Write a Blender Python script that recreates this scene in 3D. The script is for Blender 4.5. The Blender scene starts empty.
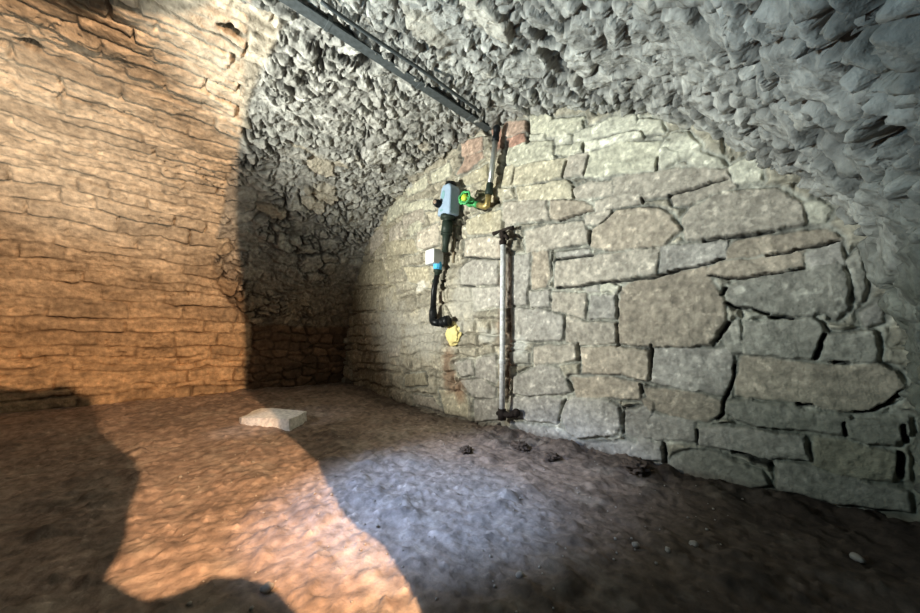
import bpy, bmesh, math, random
import numpy as np
from mathutils import Vector, Matrix
from mathutils.geometry import tessellate_polygon

random.seed(7)
S = 2.5                       # metres per layout unit (distance camera plane -> end wall)
CH = 0.335 * S                # camera height over the floor
F = 330.0                     # focal length in pixels of the 920x613 frame
YAW, PIT = math.radians(47), math.radians(6)
col = bpy.context.scene.collection

# ------------------------------------------------------------------ camera maths
fw = np.array([-math.sin(YAW)*math.cos(PIT), math.cos(YAW)*math.cos(PIT), math.sin(PIT)])
rt = np.array([math.cos(YAW), math.sin(YAW), 0.0])
up = np.cross(rt, fw)
EYE = np.array([0, 0, CH])
def ray(px, py): return fw + rt*(px-460)/F + up*(306.5-py)/F
def on_end(px, py, off=0.0):
    """point of the end wall plane (moved off metres into the room)"""
    d = ray(px, py); return EYE + d*((S-off)/d[1])
def on_floor(px, py, z=0.0):
    d = ray(px, py); return EYE + d*((z-CH)/d[2])

# ------------------------------------------------------------------ numpy noise
def h32(i, j, seed):
    x = (i.astype(np.int64)*374761393 + j.astype(np.int64)*668265263 + seed*1442695041) & 0xffffffff
    x = ((x ^ (x >> 13))*1274126177) & 0xffffffff
    x = ((x ^ (x >> 16))*2246822519) & 0xffffffff
    x = x ^ (x >> 15)
    return (x & 0xffffff)/float(0x1000000)
def vnoise(a, b, seed=0):
    i = np.floor(a); j = np.floor(b); u = a-i; v = b-j
    u = u*u*(3-2*u); v = v*v*(3-2*v)
    return ((h32(i, j, seed)*(1-u)+h32(i+1, j, seed)*u)*(1-v) + (h32(i, j+1, seed)*(1-u)+h32(i+1, j+1, seed)*u)*v)*2-1
def fbm(a, b, seed=0, o=4):
    r = 0; A = 0.5
    for k in range(o):
        r = r+A*vnoise(a, b, seed+k*17); a = a*2.03+3.1; b = b*2.03-1.7; A *= 0.5
    return r
def sst(a, b, x):
    t = np.clip((x-a)/(b-a), 0, 1); return t*t*(3-2*t)
def voro(a, b, seed, jit=0.85):
    ia = np.floor(a); ib = np.floor(b)
    F1 = np.full(a.shape, 9.0); F2 = F1.copy()
    ci = np.zeros(a.shape); cj = ci.copy(); da = ci.copy(); db = ci.copy()
    for di in (-1, 0, 1):
        for dj in (-1, 0, 1):
            i = ia+di; j = ib+dj
            x = i+0.5+(h32(i, j, seed)-.5)*jit-a; y = j+0.5+(h32(i, j, seed+5)-.5)*jit-b
            d = np.sqrt(x*x+y*y); n = d < F1
            F2 = np.where(n, F1, np.minimum(F2, d)); F1 = np.where(n, d, F1)
            ci = np.where(n, i, ci); cj = np.where(n, j, cj); da = np.where(n, -x, da); db = np.where(n, -y, db)
    return F1, F2, ci, cj, da, db
def coursed(u, v, seed, hmin, hmax, lmin, lmax):
    """masonry courses: returns distance to the joint (m), three random fields per stone, local offsets"""
    rng = np.random.RandomState(seed)
    lo, hi = v.min()-.5, v.max()+.5
    ed = [lo]
    while ed[-1] < hi: ed.append(ed[-1]+rng.uniform(hmin, hmax))
    ed = np.array(ed); r = np.clip(np.searchsorted(ed, v)-1, 0, len(ed)-2)
    dv = np.minimum(v-ed[r], ed[r+1]-v)
    dist = np.zeros(u.shape); A = np.zeros(u.shape); B = A.copy(); C = A.copy(); lu = A.copy()
    ul, uh = u.min()-.6, u.max()+.6
    for k in range(len(ed)-1):
        m = r == k
        if not m.any(): continue
        e = [ul-rng.uniform(0, lmax)]
        while e[-1] < uh: e.append(e[-1]+rng.uniform(lmin, lmax))
        e = np.array(e); um = u[m]; c = np.clip(np.searchsorted(e, um)-1, 0, len(e)-2)
        dist[m] = np.minimum(np.minimum(um-e[c], e[c+1]-um), dv[m])
        A[m] = rng.rand(len(e))[c]; B[m] = rng.rand(len(e))[c]; C[m] = rng.rand(len(e))[c]
        lu[m] = (um-(e[c]+e[c+1])/2)
    lv = v-(ed[r]+ed[r+1])/2
    return dist, A, B, C, lu, lv

# ------------------------------------------------------------------ materials
def mat(name, rough=0.85, color=None, attr=False, bumps=(), metal=0.0, var=0.25, vscale=30.0, spec=0.3):
    m = bpy.data.materials.new(name); m.use_nodes = True
    nt = m.node_tree; b = nt.nodes['Principled BSDF']
    b.inputs['Roughness'].default_value = rough; b.inputs['Metallic'].default_value = metal
    b.inputs['Specular IOR Level'].default_value = spec
    g = nt.nodes.new('ShaderNodeNewGeometry') if attr else nt.nodes.new('ShaderNodeTexCoord')
    co = g.outputs['Position'] if attr else g.outputs['Object']
    if attr:
        c = nt.nodes.new('ShaderNodeAttribute'); c.attribute_name = 'Col'; src = c.outputs['Color']
    else:
        c = nt.nodes.new('ShaderNodeRGB'); c.outputs[0].default_value = (*color, 1); src = c.outputs[0]
    n = nt.nodes.new('ShaderNodeTexNoise'); n.inputs['Scale'].default_value = vscale; n.inputs['Detail'].default_value = 6
    nt.links.new(co, n.inputs['Vector'])
    mr = nt.nodes.new('ShaderNodeMapRange'); mr.inputs[1].default_value = .3; mr.inputs[2].default_value = .7
    mr.inputs[3].default_value = 1-var; mr.inputs[4].default_value = 1+var
    nt.links.new(n.outputs['Fac'], mr.inputs[0])
    mx = nt.nodes.new('ShaderNodeMix'); mx.data_type = 'RGBA'; mx.blend_type = 'MULTIPLY'; mx.inputs[0].default_value = 1
    nt.links.new(src, mx.inputs[6]); nt.links.new(mr.outputs[0], mx.inputs[7])
    nt.links.new(mx.outputs[2], b.inputs['Base Color'])
    prev = None
    for sc, st, di in bumps:
        t = nt.nodes.new('ShaderNodeTexNoise'); t.inputs['Scale'].default_value = sc; t.inputs['Detail'].default_value = 5
        nt.links.new(co, t.inputs['Vector'])
        bp = nt.nodes.new('ShaderNodeBump'); bp.inputs['Strength'].default_value = st; bp.inputs['Distance'].default_value = di
        nt.links.new(t.outputs['Fac'], bp.inputs['Height'])
        if prev: nt.links.new(prev.outputs[0], bp.inputs['Normal'])
        prev = bp
    if prev: nt.links.new(prev.outputs[0], b.inputs['Normal'])
    return m
M_WALL = mat('end_wall_stone', attr=True, bumps=((28, .5, .02), (95, .45, .008)), var=.22, vscale=26)
M_RUB = mat('vault_rubble', attr=True, bumps=((20, .6, .03), (70, .5, .01)), var=.25, vscale=22)
M_FLR = mat('earth_floor', attr=True, bumps=((14, .22, .04), (45, .4, .015), (130, .25, .005)), var=.35, vscale=18, rough=.9)
M_STEEL = mat('grey_steel', color=(.10, .115, .12), rough=.6, bumps=((30, .2, .004),), metal=.2)
M_GALV = mat('galvanised', color=(.66, .67, .68), rough=.55, metal=.0, bumps=((60, .3, .003),))
M_ZINC = mat('pale_pipe', color=(.50, .52, .50), rough=.35, metal=.6, bumps=((60, .1, .002),), var=.1)
M_BLACK = mat('black_plastic', color=(.012, .014, .016), rough=.4, bumps=((40, .1, .002),))
M_DARKG = mat('dark_green_rubber', color=(.03, .045, .035), rough=.5, bumps=((40, .1, .002),))
M_BRASS = mat('brass', color=(.45, .36, .16), rough=.4, metal=.6, bumps=((50, .2, .003),))
M_GREEN = mat('valve_green', color=(.10, .42, .16), rough=.45, bumps=((50, .2, .003),))
M_LIME = mat('valve_lime', color=(.50, .62, .08), rough=.5)
M_BLUEG = mat('housing_blue_grey', color=(.34, .44, .56), rough=.4, var=.06)
M_DIAL = mat('housing_logo_grey', color=(.24, .40, .44), rough=.4, var=.1)
M_WHITE = mat('white_plastic', color=(.72, .74, .74), rough=.45, var=.05)
M_BLUE = mat('bright_blue', color=(.10, .48, .80), rough=.4, var=.05)
M_FOAM = mat('cream_foam', color=(.80, .70, .34), rough=.8, bumps=((40, .5, .01),), var=.12)
M_RUST = mat('rusty_iron', color=(.03, .022, .018), rough=.8, bumps=((60, .7, .008),), var=.5)
M_SLAB = mat('pale_limestone', color=(.76, .73, .67), rough=.9, bumps=((25, .4, .012), (90, .4, .005)), var=.2)
M_PEB = mat('pale_pebble', color=(.36, .33, .29), rough=.9, bumps=((40, .4, .005),))
M_CLOD = mat('earth_clod', color=(.12, .09, .07), rough=.95, bumps=((40, .8, .02),), var=.4)

# ------------------------------------------------------------------ mesh helpers
def mesh_obj(name, verts, faces, m, parent=None, smooth=True, colors=None):
    me = bpy.data.meshes.new(name); me.from_pydata([tuple(map(float, v)) for v in verts], [], faces); me.update()
    if colors is not None:
        at = me.color_attributes.new('Col', 'FLOAT_COLOR', 'POINT')
        c4 = np.ones((len(verts), 4), np.float32); c4[:, :3] = colors
        at.data.foreach_set('color', c4.ravel())
    if smooth: me.polygons.foreach_set('use_smooth', [True]*len(me.polygons))
    if m: me.materials.append(m)
    o = bpy.data.objects.new(name, me); col.objects.link(o)
    if parent: o.parent = parent
    return o
def grid_obj(name, P, keep, m, colors):
    """P (n,k,3) grid of points; keep (n-1,k-1) bool faces"""
    n, k = P.shape[:2]
    idx = np.arange(n*k).reshape(n, k)
    q = np.stack([idx[:-1, :-1], idx[1:, :-1], idx[1:, 1:], idx[:-1, 1:]], -1)[keep]
    used = np.unique(q); re = np.full(n*k, -1); re[used] = np.arange(len(used)); q = re[q]
    V = P.reshape(-1, 3)[used]; C = colors.reshape(-1, 3)[used]
    me = bpy.data.meshes.new(name)
    me.vertices.add(len(V)); me.vertices.foreach_set('co', V.astype(np.float32).ravel())
    me.loops.add(len(q)*4); me.loops.foreach_set('vertex_index', q.astype(np.int32).ravel())
    me.polygons.add(len(q)); me.polygons.foreach_set('loop_start', (np.arange(len(q))*4).astype(np.int32))
    me.polygons.foreach_set('loop_total', np.full(len(q), 4, np.int32))
    me.polygons.foreach_set('use_smooth', np.ones(len(q), bool))
    me.update(calc_edges=True)
    at = me.color_attributes.new('Col', 'FLOAT_COLOR', 'POINT')
    c4 = np.ones((len(V), 4), np.float32); c4[:, :3] = np.clip(C, 0, 1); at.data.foreach_set('color', c4.ravel())
    me.materials.append(m)
    o = bpy.data.objects.new(name, me); col.objects.link(o); o['kind'] = 'structure'
    return o
def empty(name, loc, label, cat, group=None, rot=None):
    o = bpy.data.objects.new(name, None); col.objects.link(o); o.location = loc; o.empty_display_size = .05
    if rot: o.rotation_euler = rot
    o['label'] = label; o['category'] = cat
    if group: o['group'] = group
    return o
def tag(o, label, cat, group=None):
    o['label'] = label; o['category'] = cat
    if group: o['group'] = group
    return o
def from_bm(name, bm, m, parent=None, smooth=True, bevel=0, seg=2):
    bmesh.ops.recalc_face_normals(bm, faces=bm.faces[:])
    me = bpy.data.meshes.new(name); bm.to_mesh(me); bm.free()
    if smooth: me.polygons.foreach_set('use_smooth', [True]*len(me.polygons))
    me.materials.append(m)
    o = bpy.data.objects.new(name, me); col.objects.link(o)
    if parent: o.parent = parent
    if bevel:
        b = o.modifiers.new('bevel', 'BEVEL'); b.width = bevel; b.segments = seg; b.limit_method = 'ANGLE'
        w = o.modifiers.new('wn', 'WEIGHTED_NORMAL')
    return o
def tube(bm, pts, radii, n=16, cap=True):
    pts = [Vector(p) for p in pts]
    if not hasattr(radii, '__len__'): radii = [radii]*len(pts)
    rings = []
    ref = None
    for i, p in enumerate(pts):
        t = (pts[min(i+1, len(pts)-1)]-pts[max(i-1, 0)]).normalized()
        if ref is None: ref = t.orthogonal().normalized()
        a = (ref-t*ref.dot(t)).normalized(); ref = a; b = t.cross(a)
        rings.append([bm.verts.new(p+(a*math.cos(2*math.pi*k/n)+b*math.sin(2*math.pi*k/n))*radii[i]) for k in range(n)])
    for r0, r1 in zip(rings, rings[1:]):
        for k in range(n): bm.faces.new((r0[k], r0[(k+1) % n], r1[(k+1) % n], r1[k]))
    if cap: bm.faces.new(rings[0][::-1]); bm.faces.new(rings[-1])
def lathe(bm, p0, p1, prof, n=20):
    """prof: list of (t along p0->p1 in metres, radius)"""
    p0 = Vector(p0); d = (Vector(p1)-p0).normalized()
    a = d.orthogonal().normalized(); b = d.cross(a); rings = []
    for t, r in prof:
        rings.append([bm.verts.new(p0+d*t+(a*math.cos(2*math.pi*k/n)+b*math.sin(2*math.pi*k/n))*r) for k in range(n)])
    for r0, r1 in zip(rings, rings[1:]):
        for k in range(n): bm.faces.new((r0[k], r0[(k+1) % n], r1[(k+1) % n], r1[k]))
    bm.faces.new(rings[0][::-1]); bm.faces.new(rings[-1])
def prism(bm, poly, axis_vec, base=(0, 0, 0)):
    """poly: list of 3D points, extruded by axis_vec"""
    base = Vector(base); a = [bm.verts.new(base+Vector(p)) for p in poly]; b = [bm.verts.new(base+Vector(p)+Vector(axis_vec)) for p in poly]
    bm.faces.new(a[::-1]); bm.faces.new(b); n = len(poly)
    for k in range(n): bm.faces.new((a[k], a[(k+1) % n], b[(k+1) % n], b[k]))
def blob(bm, c, rad, seed, sub=3, amp=.25, freq=2.2):
    r = bmesh.ops.create_icosphere(bm, subdivisions=sub, radius=1.0)
    from mathutils import noise
    for v in r['verts']:
        n = v.co.normalized()
        k = 1+amp*noise.noise(n*freq+Vector((seed*3.1, seed*1.7, 0)))+amp*.4*noise.noise(n*freq*2.7+Vector((0, seed, 5)))
        v.co = Vector(c)+Vector((n.x*rad[0], n.y*rad[1], n.z*rad[2]))*k

# ------------------------------------------------------------------ vault profile (x, z relative to camera height) in layout units
PROF = [(-2.255, -.45), (-2.24, -.28), (-2.215, 0.0), (-2.16, .21), (-2.06, .455), (-1.89, .665), (-1.64, .81), (-1.38, .88), (-1.15, .91),
        (-.95, .915), (-.80, .895), (-.68, .86), (-.42, .735), (-.25, .62), (-.15, .53), (-.06, .41), (0, .325), (.045, .25), (.075, .17), (.092, .08), (.103, -.05), (.108, -.20), (.108, -.45)]
PX = np.array([p[0] for p in PROF])*S; PZ = np.array([p[1] for p in PROF])*S+CH
def catmull(P, n):
    P = np.array(P); Q = np.vstack([2*P[0]-P[1], P, 2*P[-1]-P[-2]]); out = []
    for i in range(1, len(Q)-2):
        for t in np.linspace(0, 1, n, endpoint=False):
            p0, p1, p2, p3 = Q[i-1:i+3]
            out.append(.5*((2*p1)+(-p0+p2)*t+(2*p0-5*p1+4*p2-p3)*t*t+(-p0+3*p1-3*p2+p3)*t**3))
    out.append(P[-1]); return np.array(out)
PC = catmull(np.stack([PX, PZ], 1), 12)
seg = np.hypot(*np.diff(PC, axis=0).T); SL = np.concatenate([[0], np.cumsum(seg)]); STOT = SL[-1]
def prof_at(s):
    return np.interp(s, SL, PC[:, 0]), np.interp(s, SL, PC[:, 1])
def zprof(x): return np.interp(x, PC[:, 0], PC[:, 1])
s_l = np.interp(.34, [0, 1], [0, 1])
def hit_room(px, py):
    d = ray(px, py); t = 0.05; p = EYE
    def inside(p): return p[2] > 0 and p[1] < S and PC[0, 0] < p[0] < PC[-1, 0]-.0 and p[2] < (zprof(p[0]) if p[0] > PC[3, 0] else zprof(p[0]))
    t = .02
    while inside(EYE+d*t) and t < 12: t += .01
    a, b = t-.01, t
    for _ in range(20):
        m = (a+b)/2
        if inside(EYE+d*m): a = m
        else: b = m
    return EYE+d*a

# ------------------------------------------------------------------ END WALL
def tr(ox, oy, pts, s=5.111): return [(ox+x/s, oy+y/s) for x, y in pts]
C_, E_, F_, G_, D_, K_, H_, I_, A_, B_ = (500, 105), (500, 220), (500, 335), (640, 350), (670, 130), (670, 240), (740, 300), (740, 410), (340, 200), (340, 310)
CREAM, YEL, BEI, GRY, DGR, OLI, RED, PNK, PAL, BRN = (.47, .46, .37), (.39, .355, .265), (.37, .335, .285), (.34, .325, .30), (.27, .265, .235), (.33, .30, .22), (.32, .165, .12), (.37, .255, .20), (.56, .55, .46), (.34, .29, .23)
ST = [
 (C_, CREAM, [(155,60),(250,50),(270,75),(245,150),(160,150)]), (C_, CREAM, [(255,100),(300,75),(435,70),(435,115),(330,160),(250,165)]),
 (C_, PAL, [(385,150),(500,110),(600,60),(690,60),(700,120),(600,140),(450,180),(380,192)]), (C_, PAL, [(150,160),(235,155),(235,180),(150,185)]),
 (C_, PAL, [(285,165),(370,155),(370,192),(290,208)]), (C_, CREAM, [(290,217),(425,197),(425,235),(330,255),(290,250)]),
 (C_, PAL, [(440,195),(600,160),(720,140),(730,168),(470,235),(440,240)]), (C_, CREAM, [(30,230),(120,195),(270,190),(283,268),(180,290),(80,310),(20,290)]),
 (C_, PNK, [(20,90),(145,85),(145,125),(70,158),(20,160)]), (C_, RED, [(40,175),(125,150),(135,195),(50,222)]), (C_, RED, [(-40,130),(10,125),(15,215),(-20,240)]),
 (C_, YEL, [(75,320),(210,295),(345,275),(320,370),(200,392),(80,412)]), (C_, BEI, [(355,265),(455,252),(430,360),(330,368)]),
 (C_, CREAM, [(470,245),(640,200),(810,190),(815,230),(800,328),(560,360),(440,365)]), (C_, PAL, [(828,230),(920,180),(985,240),(850,320),(830,322)]),
 (C_, YEL, [(95,425),(340,387),(375,412),(370,475),(100,488)]), (C_, BEI, [(385,430),(450,400),(580,390),(585,462),(390,480)]),
 (C_, BEI, [(500,495),(590,475),(715,477),(718,500),(500,543),(492,520)]), (C_, BEI, [(20,500),(240,490),(260,585),(100,600),(20,590)]),
 (C_, BRN, [(265,495),(400,490),(480,520),(480,543),(320,588),(265,578)]), (C_, BEI, [(505,548),(568,542),(560,575),(510,610),(450,608),(440,575)]),
 (C_, PAL, [(880,160),(960,140),(975,165),(890,185)]),
 (None, BEI, [(614,179),(660,171),(728,169),(729,179),(700,186),(672,194),(645,199),(616,197)]),
 (None, PAL, [(690,161),(700,153),(722,160),(727,167),(700,168)]),
 (None, PAL, [(666,141),(690,136),(700,148),(690,157),(664,164)]), (None, PAL, [(640,119),(662,121),(664,132),(645,135),(638,128)]),
 (E_, BEI, [(135,60),(270,25),(430,15),(450,60),(450,113),(250,148),(140,163)]), (E_, BRN, [(480,60),(560,5),(600,-38),(760,-60),(880,-20),(918,50),(830,128),(570,158),(470,138)]),
 (E_, GRY, [(295,172),(460,150),(468,178),(300,198)]), (E_, BEI, [(292,218),(480,192),(640,164),(812,152),(800,270),(500,316),(350,342),(285,343)]),
 (None, GRY, [(661,250),(690,245),(727,243),(727,258),(700,265),(672,270),(661,272)]),
 (E_, BRN, [(172,170),(243,165),(262,290),(240,343),(167,348)]), (E_, GRY, [(45,190),(160,180),(150,300),(140,430),(40,435)]),
 (E_, GRY, [(157,362),(258,357),(258,442),(162,443)]), (E_, BEI, [(270,372),(438,382),(438,498),(270,458)]), (E_, GRY, [(467,392),(588,387),(597,498),(467,503)]),
 (None, BRN, [(622,289),(636,280),(660,276),(705,267),(712,285),(724,297),(724,320),(711,343),(690,346),(622,344),(620,325)]),
 (E_, GRY, [(60,452),(200,457),(260,472),(328,492),(328,610),(62,613)]), (None, BEI, [(568,314),(588,323),(616,323),(618,343),(580,345),(568,341)]),
 (E_, PAL, [(528,340),(560,328),(612,345),(605,368),(530,366)]), (E_, GRY, [(440,352),(500,340),(510,365),(470,372)]),
 (F_, BEI, [(182,62),(390,52),(398,128),(182,148)]), (F_, BRN, [(422,67),(600,65),(758,77),(768,160),(757,228),(620,198),(432,188)]),
 (F_, GRY, [(75,217),(200,157),(308,172),(372,290),(200,308),(75,298)]), (F_, BRN, [(372,222),(500,212),(718,247),(713,328),(560,318),(402,313)]),
 (F_, GRY, [(62,322),(230,317),(318,332),(290,443),(150,428),(62,408)]), (F_, GRY, [(345,335),(430,327),(560,337),(608,372),(618,448),(598,502),(480,512),(400,526),(343,480),(328,430)]),
 (F_, GRY, [(652,392),(760,362),(800,422),(915,442),(898,518),(652,508)]),
 (F_, GRY, [(452,552),(780,542),(828,562),(828,613),(600,613),(452,600)]), (F_, GRY, [(242,472),(328,492),(438,552),(428,600),(282,578)]),
 (F_, DGR, [(62,92),(153,92),(153,138),(62,143)]), (F_, GRY, [(92,452),(228,472),(268,573),(152,568)]),
 (G_, GRY, [(67,-10),(450,-5),(473,50),(476,130),(438,232),(330,212),(180,188),(72,158)]),
 (None, BRN, [(741,357),(768,358),(810,364),(842,368),(878,364),(894,371),(902,388),(895,399),(868,410),(834,409),(810,403),(780,400),(738,395),(736,385),(742,372)]),
 (G_, BRN, [(32,202),(180,203),(328,232),(428,267),(418,318),(330,357),(262,348),(62,298)]), (G_, GRY, [(0,302),(130,342),(268,357),(283,448),(100,458),(0,428)]),
 (None, DGR, [(728,403),(750,400),(790,407),(815,413),(849,418),(842,433),(815,430),(790,428),(757,426),(736,418),(727,410)]),
 (I_, DGR, [(562,62),(700,52),(858,32),(858,108),(770,158),(640,168),(562,138)]), (G_, GRY, [(302,397),(430,387),(600,412),(838,442),(856,558),(700,548),(560,528),(450,508),(302,468)]),
 (I_, OLI, [(387,142),(500,152),(640,192),(788,222),(798,300),(770,357),(600,337),(480,312),(372,268)]),
 (None, DGR, [(677,457),(695,451),(712,452),(735,462),(761,471),(767,483),(740,485),(700,477),(669,470)]),
 (I_, GRY, [(187,257),(330,282),(500,332),(700,382),(848,422),(848,498),(600,478),(400,448),(192,398)]), (G_, GRY, [(2,442),(108,477),(118,558),(2,548)]),
 (H_, DGR, [(27,112),(380,102),(438,172),(368,298),(150,278),(22,273)]), (H_, DGR, [(457,182),(680,162),(698,308),(560,313),(422,308)]),
 (K_, DGR, [(292,242),(480,192),(690,162),(898,152),(898,260),(878,348),(700,388),(520,373),(430,343),(332,328),(292,288)]),
 (K_, BRN, [(192,160),(262,122),(480,92),(683,62),(688,128),(500,173),(370,193),(202,173)]), (K_, BRN, [(292,60),(350,12),(500,-18),(800,-48),(856,0),(740,28),(500,68),(302,98)]),
 (K_, GRY, [(702,72),(848,12),(898,128),(762,148),(712,110)]), (D_, BEI, [(72,460),(112,402),(200,352),(330,312),(540,302),(678,372),(688,478),(520,503),(330,542),(92,562)]),
 (D_, BEI, [(12,347),(150,302),(300,267),(328,290),(200,338),(100,383),(32,383)]), (D_, PAL, [(312,192),(400,152),(458,192),(468,258),(332,263)]),
 (D_, PAL, [(702,382),(760,352),(828,410),(782,478),(712,478)]), (H_, GRY, [(622,62),(718,12),(718,108),(642,128)]), (H_, PAL, [(35,60),(110,55),(138,80),(40,95)]),
 (None, BRN, [(644,400),(655,396),(665,404),(650,412)]), (None, DGR, [(815,262),(840,258),(850,280),(846,310),(836,318),(818,300)]),
 (None, DGR, [(725,335),(738,322),(743,352),(728,352)]), (None, DGR, [(858,250),(866,290),(862,300),(850,262)]),
 (A_, CREAM, [(355,120),(425,85),(420,160),(365,180)]), (A_, BEI, [(400,170),(510,120),(515,230),(440,250),(400,240)]), (A_, CREAM, [(330,20),(480,0),(490,50),(340,55)]),
 (A_, YEL, [(650,110),(720,80),(830,60),(835,165),(660,175)]), (A_, BEI, [(845,30),(920,10),(920,110),(850,150)]), (A_, BEI, [(645,212),(760,187),(828,200),(823,290),(642,285)]),
 (A_, GRY, [(622,350),(680,312),(808,312),(813,428),(632,433)]), (A_, OLI, [(240,310),(310,290),(310,350),(260,370)]), (A_, OLI, [(112,332),(218,312),(248,428),(102,438)]),
 (A_, OLI, [(332,347),(458,342),(468,448),(362,418)]), (A_, OLI, [(202,472),(288,442),(298,538),(202,558)]), (A_, OLI, [(82,462),(188,462),(188,558),(72,568)]), (A_, GRY, [(682,452),(818,447),(818,538),(702,558)]),
 (A_, OLI, [(232,212),(378,202),(398,268),(252,288)]), (B_, BEI, [(252,172),(308,172),(308,228),(262,238)]), (B_, GRY, [(622,362),(730,352),(798,402),(798,448),(682,438)]),
 (B_, GRY, [(702,252),(798,232),(808,368),(702,338)]), (B_, GRY, [(692,462),(818,457),(818,548),(702,568)]), (B_, YEL, [(512,412),(620,422),(658,452),(658,548),(542,528)]),
 (B_, BEI, [(372,432),(480,452),(528,518),(402,478)]), (B_, GRY, [(592,272),(678,252),(688,328),(622,338)]), (B_, OLI, [(342,332),(438,322),(458,378),(342,388)]),
 (None, PNK, [(463,143),(483,138),(484,150),(470,156),(463,157)]), (None, PNK, [(466,158),(483,152),(484,158),(468,170),(458,174)]), (None, YEL, [(460,180),(488,165),(488,177),(470,185),(462,186)]),
 (None, YEL, [(503,168),(515,165),(513,186),(503,186)]), (None, CREAM, [(390,208),(404,196),(404,212),(388,226)]), (None, CREAM, [(406,190),(428,176),(428,187),(408,196)]),
 (None, CREAM, [(432,174),(450,164),(452,176),(434,184)]), (None, BEI, [(404,218),(424,208),(426,222),(406,230)]), (None, BEI, [(372,238),(384,226),(386,240),(372,256)]), (None, BEI, [(390,230),(402,222),(404,236),(390,244)]),
]
CR = [  # (half width in px, polyline) dark open joints
 (1.4, tr(*E_, [(300,345),(420,338),(500,325),(640,310),(790,288)])), (1.6, tr(*E_, [(420,336),(520,322),(660,306),(780,290)])), (1.0, tr(*E_, [(790,288),(920,258)])), (1.0, tr(*K_, [(0,160),(130,135),(190,125),(285,98)])), (1.5, tr(*K_, [(500,78),(740,38),(855,6)])),
 (1.2, tr(*K_, [(200,178),(370,200),(500,178),(690,142)])), (.9, tr(*F_, [(332,330),(312,400),(300,445)])), (1.1, tr(*F_, [(625,345),(640,380),(630,500)])), (1.5, tr(*G_, [(488,85),(482,160),(440,245),(428,325),(395,350)])),
 (3.0, tr(*G_, [(480,525),(560,545),(670,590)])), (3.0, tr(*G_, [(560,545),(665,565)])), (.9, tr(*D_, [(0,337),(150,292),(290,252)])), (1.1, tr(*D_, [(180,567),(400,545),(540,512)])), (1.3, tr(*H_, [(590,572),(680,565),(760,535),(825,470)])),
 (3.0, tr(*I_, [(815,220),(822,340)])), (3.0, [(901,425),(905,440)]), (2.0, tr(*I_, [(535,70),(540,130)])), (2.2, [(510,250),(510,330),(508,402)]), (2.6, tr(*A_, [(630,70),(615,180),(612,240)])), (1.5, tr(*A_, [(535,290),(530,400),(545,480),(550,540),(575,600)])),
 (3.0, [(466,192),(473,203),(482,209),(492,209),(499,200)]), (2.5, [(468,214),(465,222)]), (1.0, tr(*K_, [(290,320),(340,345),(420,345),(500,378)])), (2.2, tr(*K_, [(300,420),(270,470),(240,520)])), (1.5, tr(*E_, [(460,60),(462,125)])), (1.0, tr(*E_, [(290,203),(480,182)])),
 (1.2, tr(*C_, [(345,285),(325,370)])), (1.2, tr(*C_, [(462,265),(432,362)])), (.9, tr(*C_, [(812,272),(802,328)])), (1.3, tr(*C_, [(80,325),(62,410)])), (2.6, [(529,122),(529,142)]), (2.5, [(508,142),(505,160),(502,180)]), (3.0, [(489,135),(486,128),(503,123)]), (4.0, [(493,124),(500,122)]),
 (1.0, tr(*F_, [(405,45),(405,130)])), (1.6, tr(*F_, [(775,60),(775,120)])), (1.2, tr(*F_, [(605,15),(605,60)])), (1.0, tr(*F_, [(350,225),(380,285)])), (1.2, tr(*F_, [(720,250),(730,295)])), (1.0, tr(*G_, [(290,400),(290,470)])), (1.4, tr(*G_, [(125,475),(128,580)])), (1.0, tr(*G_, [(60,-30),(60,150)])),
 (1.2, tr(*E_, [(600,390),(605,500)])), (1.2, tr(*E_, [(600,530),(615,600)])), (1.0, tr(*E_, [(268,160),(270,280)])), (1.0, tr(*A_, [(650,295),(830,300)])), (.9, tr(*A_, [(620,435),(690,440)])), (1.0, tr(*B_, [(605,345),(590,410)])), (.9, tr(*H_, [(300,535),(370,535)])), (.9, tr(*C_, [(150,80),(140,180)])),
 (1.0, tr(*C_, [(480,540),(400,565),(310,590)])), (1.2, tr(*C_, [(590,550),(520,610)])), (1.0, tr(*C_, [(435,85),(435,120)])), (1.1, tr(*C_, [(430,200),(430,238)])), (1.0, tr(*C_, [(375,415),(375,475)])), (1.0, tr(*C_, [(725,480),(730,500)])), (1.4, tr(*K_, [(280,240),(268,275)])), (.8, tr(*H_, [(435,175),(380,300)])), (.9, tr(*H_, [(480,318),(545,318)])), (1.0, tr(*H_, [(160,90),(270,92)])),
]
def end_uv(pts):
    r = np.array([on_end(x, y) for x, y in pts]); return r[:, [0, 2]]
def sd_poly(U, V, poly):
    d = np.full(U.shape, 1e9); ins = np.zeros(U.shape, bool); n = len(poly)
    for i in range(n):
        a = poly[i]; b = poly[(i+1) % n]; e = b-a; L = e@e
        t = np.clip(((U-a[0])*e[0]+(V-a[1])*e[1])/L, 0, 1)
        d = np.minimum(d, np.hypot(U-a[0]-t*e[0], V-a[1]-t*e[1]))
        c = ((a[1] > V) != (b[1] > V)) & (U < (b[0]-a[0])*(V-a[1])/(b[1]-a[1]+1e-12)+a[0]); ins ^= c
    return np.where(ins, d, -d)

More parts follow.
